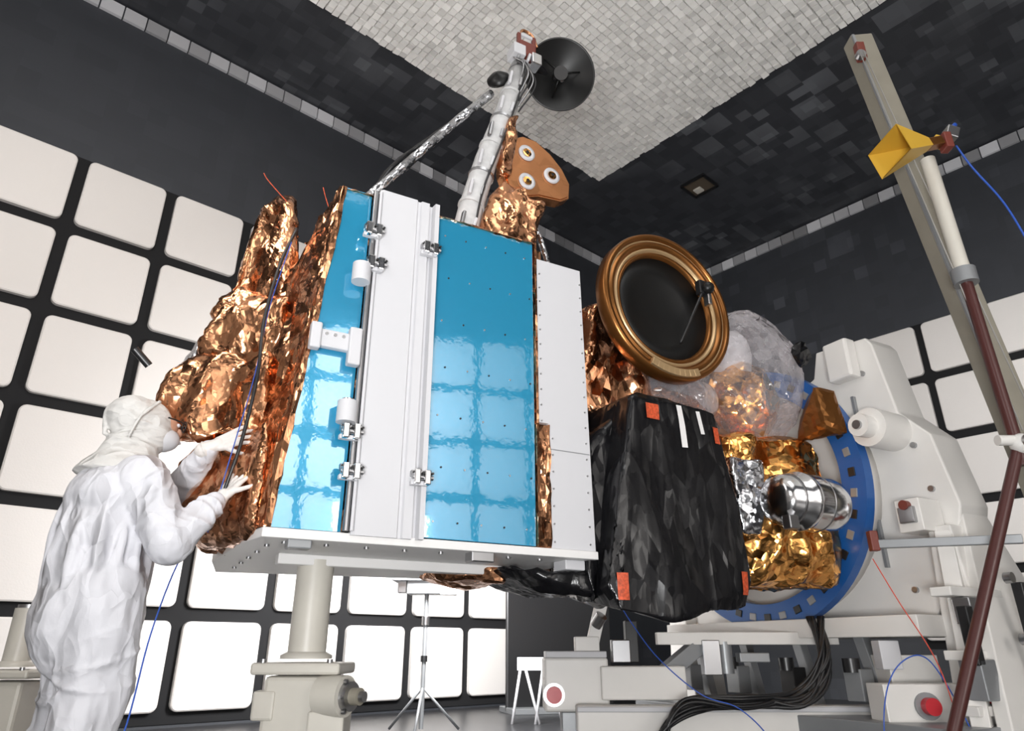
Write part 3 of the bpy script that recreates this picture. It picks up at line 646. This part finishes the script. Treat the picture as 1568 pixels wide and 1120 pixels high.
# ------------------------------------------------------------------ technician
tech=empty('technician',(-1.66,2.9,0))
fwd=V((.75,.66,0)).normalized(); rgt=V((fwd.y,-fwd.x,0)); base=V((-1.66,2.9,0))
def T(f,r,z): return base+fwd*f+rgt*r+V((0,0,z))
RB=Matrix((rgt,fwd,V((0,0,1)))).transposed()
def remesh(o,vox,smi,disp=0,dsc=.1):
    m=o.modifiers.new('remesh','REMESH'); m.mode='VOXEL'; m.voxel_size=vox; m.use_smooth_shade=True
    s=o.modifiers.new('smooth','SMOOTH'); s.iterations=smi; s.factor=.5
    if disp:
        t=bpy.data.textures.new('wrinkle','CLOUDS'); t.noise_scale=dsc; t.noise_depth=1
        d=o.modifiers.new('wrinkles','DISPLACE'); d.texture=t; d.strength=disp; d.mid_level=.5; d.texture_coords='LOCAL'
rf=random.Random(5)
def folds(g,p0,p1,r0,r1,n,mr=.013):
    """bunched sleeve rings around a limb"""
    p0=V(p0);p1=V(p1); ax=(p1-p0).normalized()
    for k in range(n):
        t=(k+.6)/(n+.2); c=p0.lerp(p1,t); r=r0+(r1-r0)*t-.003
        a=(ax+V((rf.uniform(-1,1),rf.uniform(-1,1),rf.uniform(-1,1)))*.38).normalized()
        m_=mr*rf.uniform(.8,1.3)
        g.lathe([(r-m_,0),(r,-m_*.9),(r+m_,0),(r,m_*.9),(r-m_,0)],c,a,'cloth',24)
g=G()
g.ball(T(-.03,0,.95),(.235,.19,.26),'cloth',rot=RB); g.ball(T(-.03,0,1.10),(.245,.18,.24),'cloth',rot=RB); g.ball(T(-.04,0,1.23),(.25,.17,.17),'cloth',rot=RB)
g.ball(T(-.03,0,.78),(.25,.20,.26),'cloth',rot=RB)
g.caps(T(-.02,-.20,1.31),T(0,.19,1.31),.085,.085,'cloth'); g.caps(T(-.01,0,1.31),T(.0,0,1.44),.13,.09,'cloth')
shR=T(0.02,.22,1.29); elR=V((-1.35,2.75,1.035)); wrR=V((-1.25,2.87,1.22))
g.caps(shR,elR,.098,.085,'cloth'); g.caps(elR,wrR,.086,.048,'cloth')
shL=T(.02,-.22,1.31); elL=V((-1.56,3.14,1.30)); wrL=V((-1.35,2.95,1.47))
g.caps(shL,elL,.10,.08,'cloth'); g.caps(elL,wrL,.078,.046,'cloth')
folds(g,shR,elR,.098,.085,5); folds(g,elR,wrR,.086,.050,5,.011); folds(g,elL,wrL,.078,.048,6,.010)
for s_ in (-1,1):
    g.caps(T(-.02,.13*s_,.85),T(.02,.14*s_,.50),.155,.13,'cloth'); g.caps(T(.02,.14*s_,.50),T(-.03,.15*s_,.12),.13,.10,'cloth')
    folds(g,T(0,.135*s_,.72),T(.02,.14*s_,.45),.142,.128,4,.014); folds(g,T(.0,.14*s_,.4),T(-.03,.15*s_,.12),.122,.10,5,.014)
    g.ball(T(.03,.15*s_,.05),(.06,.14,.05),'cloth',rot=RB); g.ball(T(-.03,.15*s_,.10),(.07,.08,.09),'cloth',rot=RB)
for k in range(15):   # hanging drape folds of the loose suit
    th=2*math.pi*(k+rf.uniform(-.3,.3))/15; ra,rb=.238,.178; pts=[]
    z0=rf.uniform(1.12,1.30); z1=rf.uniform(.62,.85); dr=rf.uniform(-.35,.35)
    for j in range(5):
        t=j/4; a=th+dr*t; s2=1.0-.12*max(0,1-t*3) ; pts.append(T(-.03+rb*s2*math.sin(a),ra*s2*math.cos(a),z0+(z1-z0)*t))
    g.tube(pts,lambda t:.022*math.sin(math.pi*min(max(t,.06),.94))+.002,'cloth',seg=8)
for k in range(4): # diagonal pulls towards the raised arm
    g.tube([T(-.16,-.12+.05*k,1.0+.05*k),T(-.14,.06+.03*k,1.12+.03*k),T(-.04,.19,1.20+.03*k)],lambda t:.016*math.sin(math.pi*min(max(t,.06),.94))+.002,'cloth',seg=8)
o=g.finish('coverall',tech); remesh(o,.008,5,.014,.16)
g=G()
hc=T(.03,0,1.56)
g.ball(hc,(.100,.118,.135),'hood',24,RB); g.caps(T(-.01,0,1.50),T(-.01,0,1.42),.090,.105,'hood'); g.ball(T(-.03,0,1.60),(.103,.108,.10),'hood',20,RB)
g.lathe([(.105,.06),(.125,.0),(.165,-.05),(.19,-.09),(.15,-.10),(.09,.0)],T(-.01,0,1.42),(.05,.05,1),'hood',32)
for k in range(4): g.lathe([(.098,-.008),(.112,0),(.098,.008),(.09,0),(.098,-.008)],T(-.005,0,1.455+.035*k),(.25*math.sin(k*2.2),.25*math.cos(k*1.7),1),'hood',28)
g.tube([T(-.06,.0,1.69),T(-.13,.0,1.62),T(-.12,0,1.50)],.010,'hood'); g.tube([T(.05,.09,1.67),T(-.02,.12,1.58),T(-.05,.11,1.48)],.009,'hood'); g.tube([T(.07,-.09,1.66),T(-.02,-.12,1.58),T(-.05,-.11,1.48)],.009,'hood')
o=g.finish('hood',tech); remesh(o,.006,4,.008,.08)
g=G()
g.ball(T(.088,0,1.585),(.068,.078,.055),'skin',24,RB)
g.ball(T(.170,0,1.565),(.012,.018,.022),'skin',12,RB)
for s_ in (-1,1):
    g.ball(T(.156,.030*s_,1.593),(.014,.010,.009),'whitepanel',12,RB); g.ball(T(.164,.030*s_,1.593),(.006,.004,.006),'black',10,RB)
    ce=T(.182,.034*s_,1.590); g.lathe([(.022,-.002),(.026,-.003),(.027,.002),(.022,.002)],ce,fwd,'black',20)
    g.tube([T(.182,.06*s_,1.595),T(.13,.095*s_,1.597),T(.09,.112*s_,1.597)],.004,'black')
g.tube([T(.184,-.008,1.592),T(.186,0,1.596),T(.184,.008,1.592)],.003,'black')
g.ball(T(.10,0,1.525),(.075,.082,.058),'whitepanel',24,RB); g.tube([T(.165,-.02,1.525),T(.185,0,1.52),T(.165,.02,1.525)],.006,'whitepanel')
g.finish('face',tech)
def hand(name,w,fd,pn,thumbside,curl=.35,spread=.13):
    g=G(); w=V(w); fd=V(fd).normalized(); pn=V(pn); pn=(pn-fd*pn.dot(fd)).normalized(); sd=fd.cross(pn)*thumbside
    g.caps(w-fd*.06,w+fd*.01,.036,.028,'glove')
    g.lathe([(.034,-.006),(.041,0),(.034,.006),(.030,0),(.034,-.006)],w-fd*.05,fd,'glove',20)
    for k in range(4):
        o=(1.5-k)*.0205; g.caps(w+sd*o*.6+fd*.01,w+sd*o+fd*.085,.017,.0125,'glove')
    g.caps(w+sd*.02+fd*.02,w+sd*.034+fd*.05,.018,.014,'glove')
    for k,l in enumerate((.074,.082,.077,.060)):
        o=(1.5-k)*.0225; p=w+sd*o+fd*.086; d=(fd+sd*(1.5-k)*spread).normalized()
        for j,(fr,rr) in enumerate(((.42,.0098),(.32,.0090),(.26,.0082))):
            d=(d+pn*curl*(.6 if j==0 else 1)).normalized(); p2=p+d*l*fr; g.caps(p,p2,rr,rr-.0006,'glove',10); p=p2
    p=w+sd*.030+fd*.035; d=(fd*.62+sd*.75+pn*.15).normalized()
    for j,(ln,rr) in enumerate(((.034,.0125),(.028,.0105),(.022,.0095))):
        p2=p+d*ln; g.caps(p,p2,rr,rr-.001,'glove',10); p=p2; d=(d+fd*.25+pn*.15).normalized()
    o=g.finish(name,tech); remesh(o,.0035,1)
hand('glove_left',wrL+V((.035,-.01,.02)),(.85,.10,.42),(.15,.95,-.1),-1,.22,.16)
hand('glove_right',wrR+V((.02,.02,.03)),(.35,.35,.80),(.30,.90,-.3),-1,.18,.14)

# ------------------------------------------------------------------ camera + lights
cd=bpy.data.cameras.new('camera'); cam=bpy.data.objects.new('camera',cd); scene.collection.objects.link(cam)
cam.location=(0,0,.65); cam.rotation_euler=(math.radians(90+22.6),0,0); cd.lens=24; cd.sensor_width=36; cd.clip_end=60
scene.camera=cam
def area(name,loc,tgt,size,pw,col=(1,1,1)):
    l=bpy.data.lights.new(name,'AREA'); l.shape='SQUARE'; l.size=size; l.energy=pw; l.color=col
    o=bpy.data.objects.new(name,l); scene.collection.objects.link(o); o.location=V(loc); o.rotation_euler=(V(tgt)-V(loc)).to_track_quat('-Z','Y').to_euler(); return o
area('added_key',(-2.4,-1.8,3.6),(0,3.4,1.7),1.6,34,(1,.98,.96))  # added key lamp behind the camera, stands for no known fixture
area('added_fill',(3.6,-1.0,1.6),(2.4,4,1.4),1.4,34,(1,.96,.92))  # added fill lamp at the right, out of view, no fixture there
area('ceiling_wash',(1.5,.5,6.9),(1.0,2.2,0),2.5,60)
area('ceiling_block_fill',(-.3,-1.2,.25),(1.6,1.6,7.5),1.3,400)  # added lamp out of view, lifts the white ceiling blocks
area('left_wall_fill',(-.5,5.9,2.0),(-1.4,8.6,.6),1.0,280)  # added lamp hidden behind the bus, brightens the lower left panels
area('left_wall_wash',(-2.0,2.0,4.5),(-4.5,6.2,3.0),1.5,75,(1,.95,.91))
area('right_wall_wash',(4.2,5.6,3.2),(6.6,8.6,2.6),1.2,70)
area('back_wall_wash',(2.0,-.5,4.2),(4,-4.5,2.2),1.6,290)  # added unseen lamp, brightens the rear panels mirrored in the blue film
w=bpy.data.worlds.new('world'); scene.world=w; w.use_nodes=True; w.node_tree.nodes['Background'].inputs[0].default_value=(.5,.5,.52,1); w.node_tree.nodes['Background'].inputs[1].default_value=.2
scene.view_settings.view_transform='Standard'
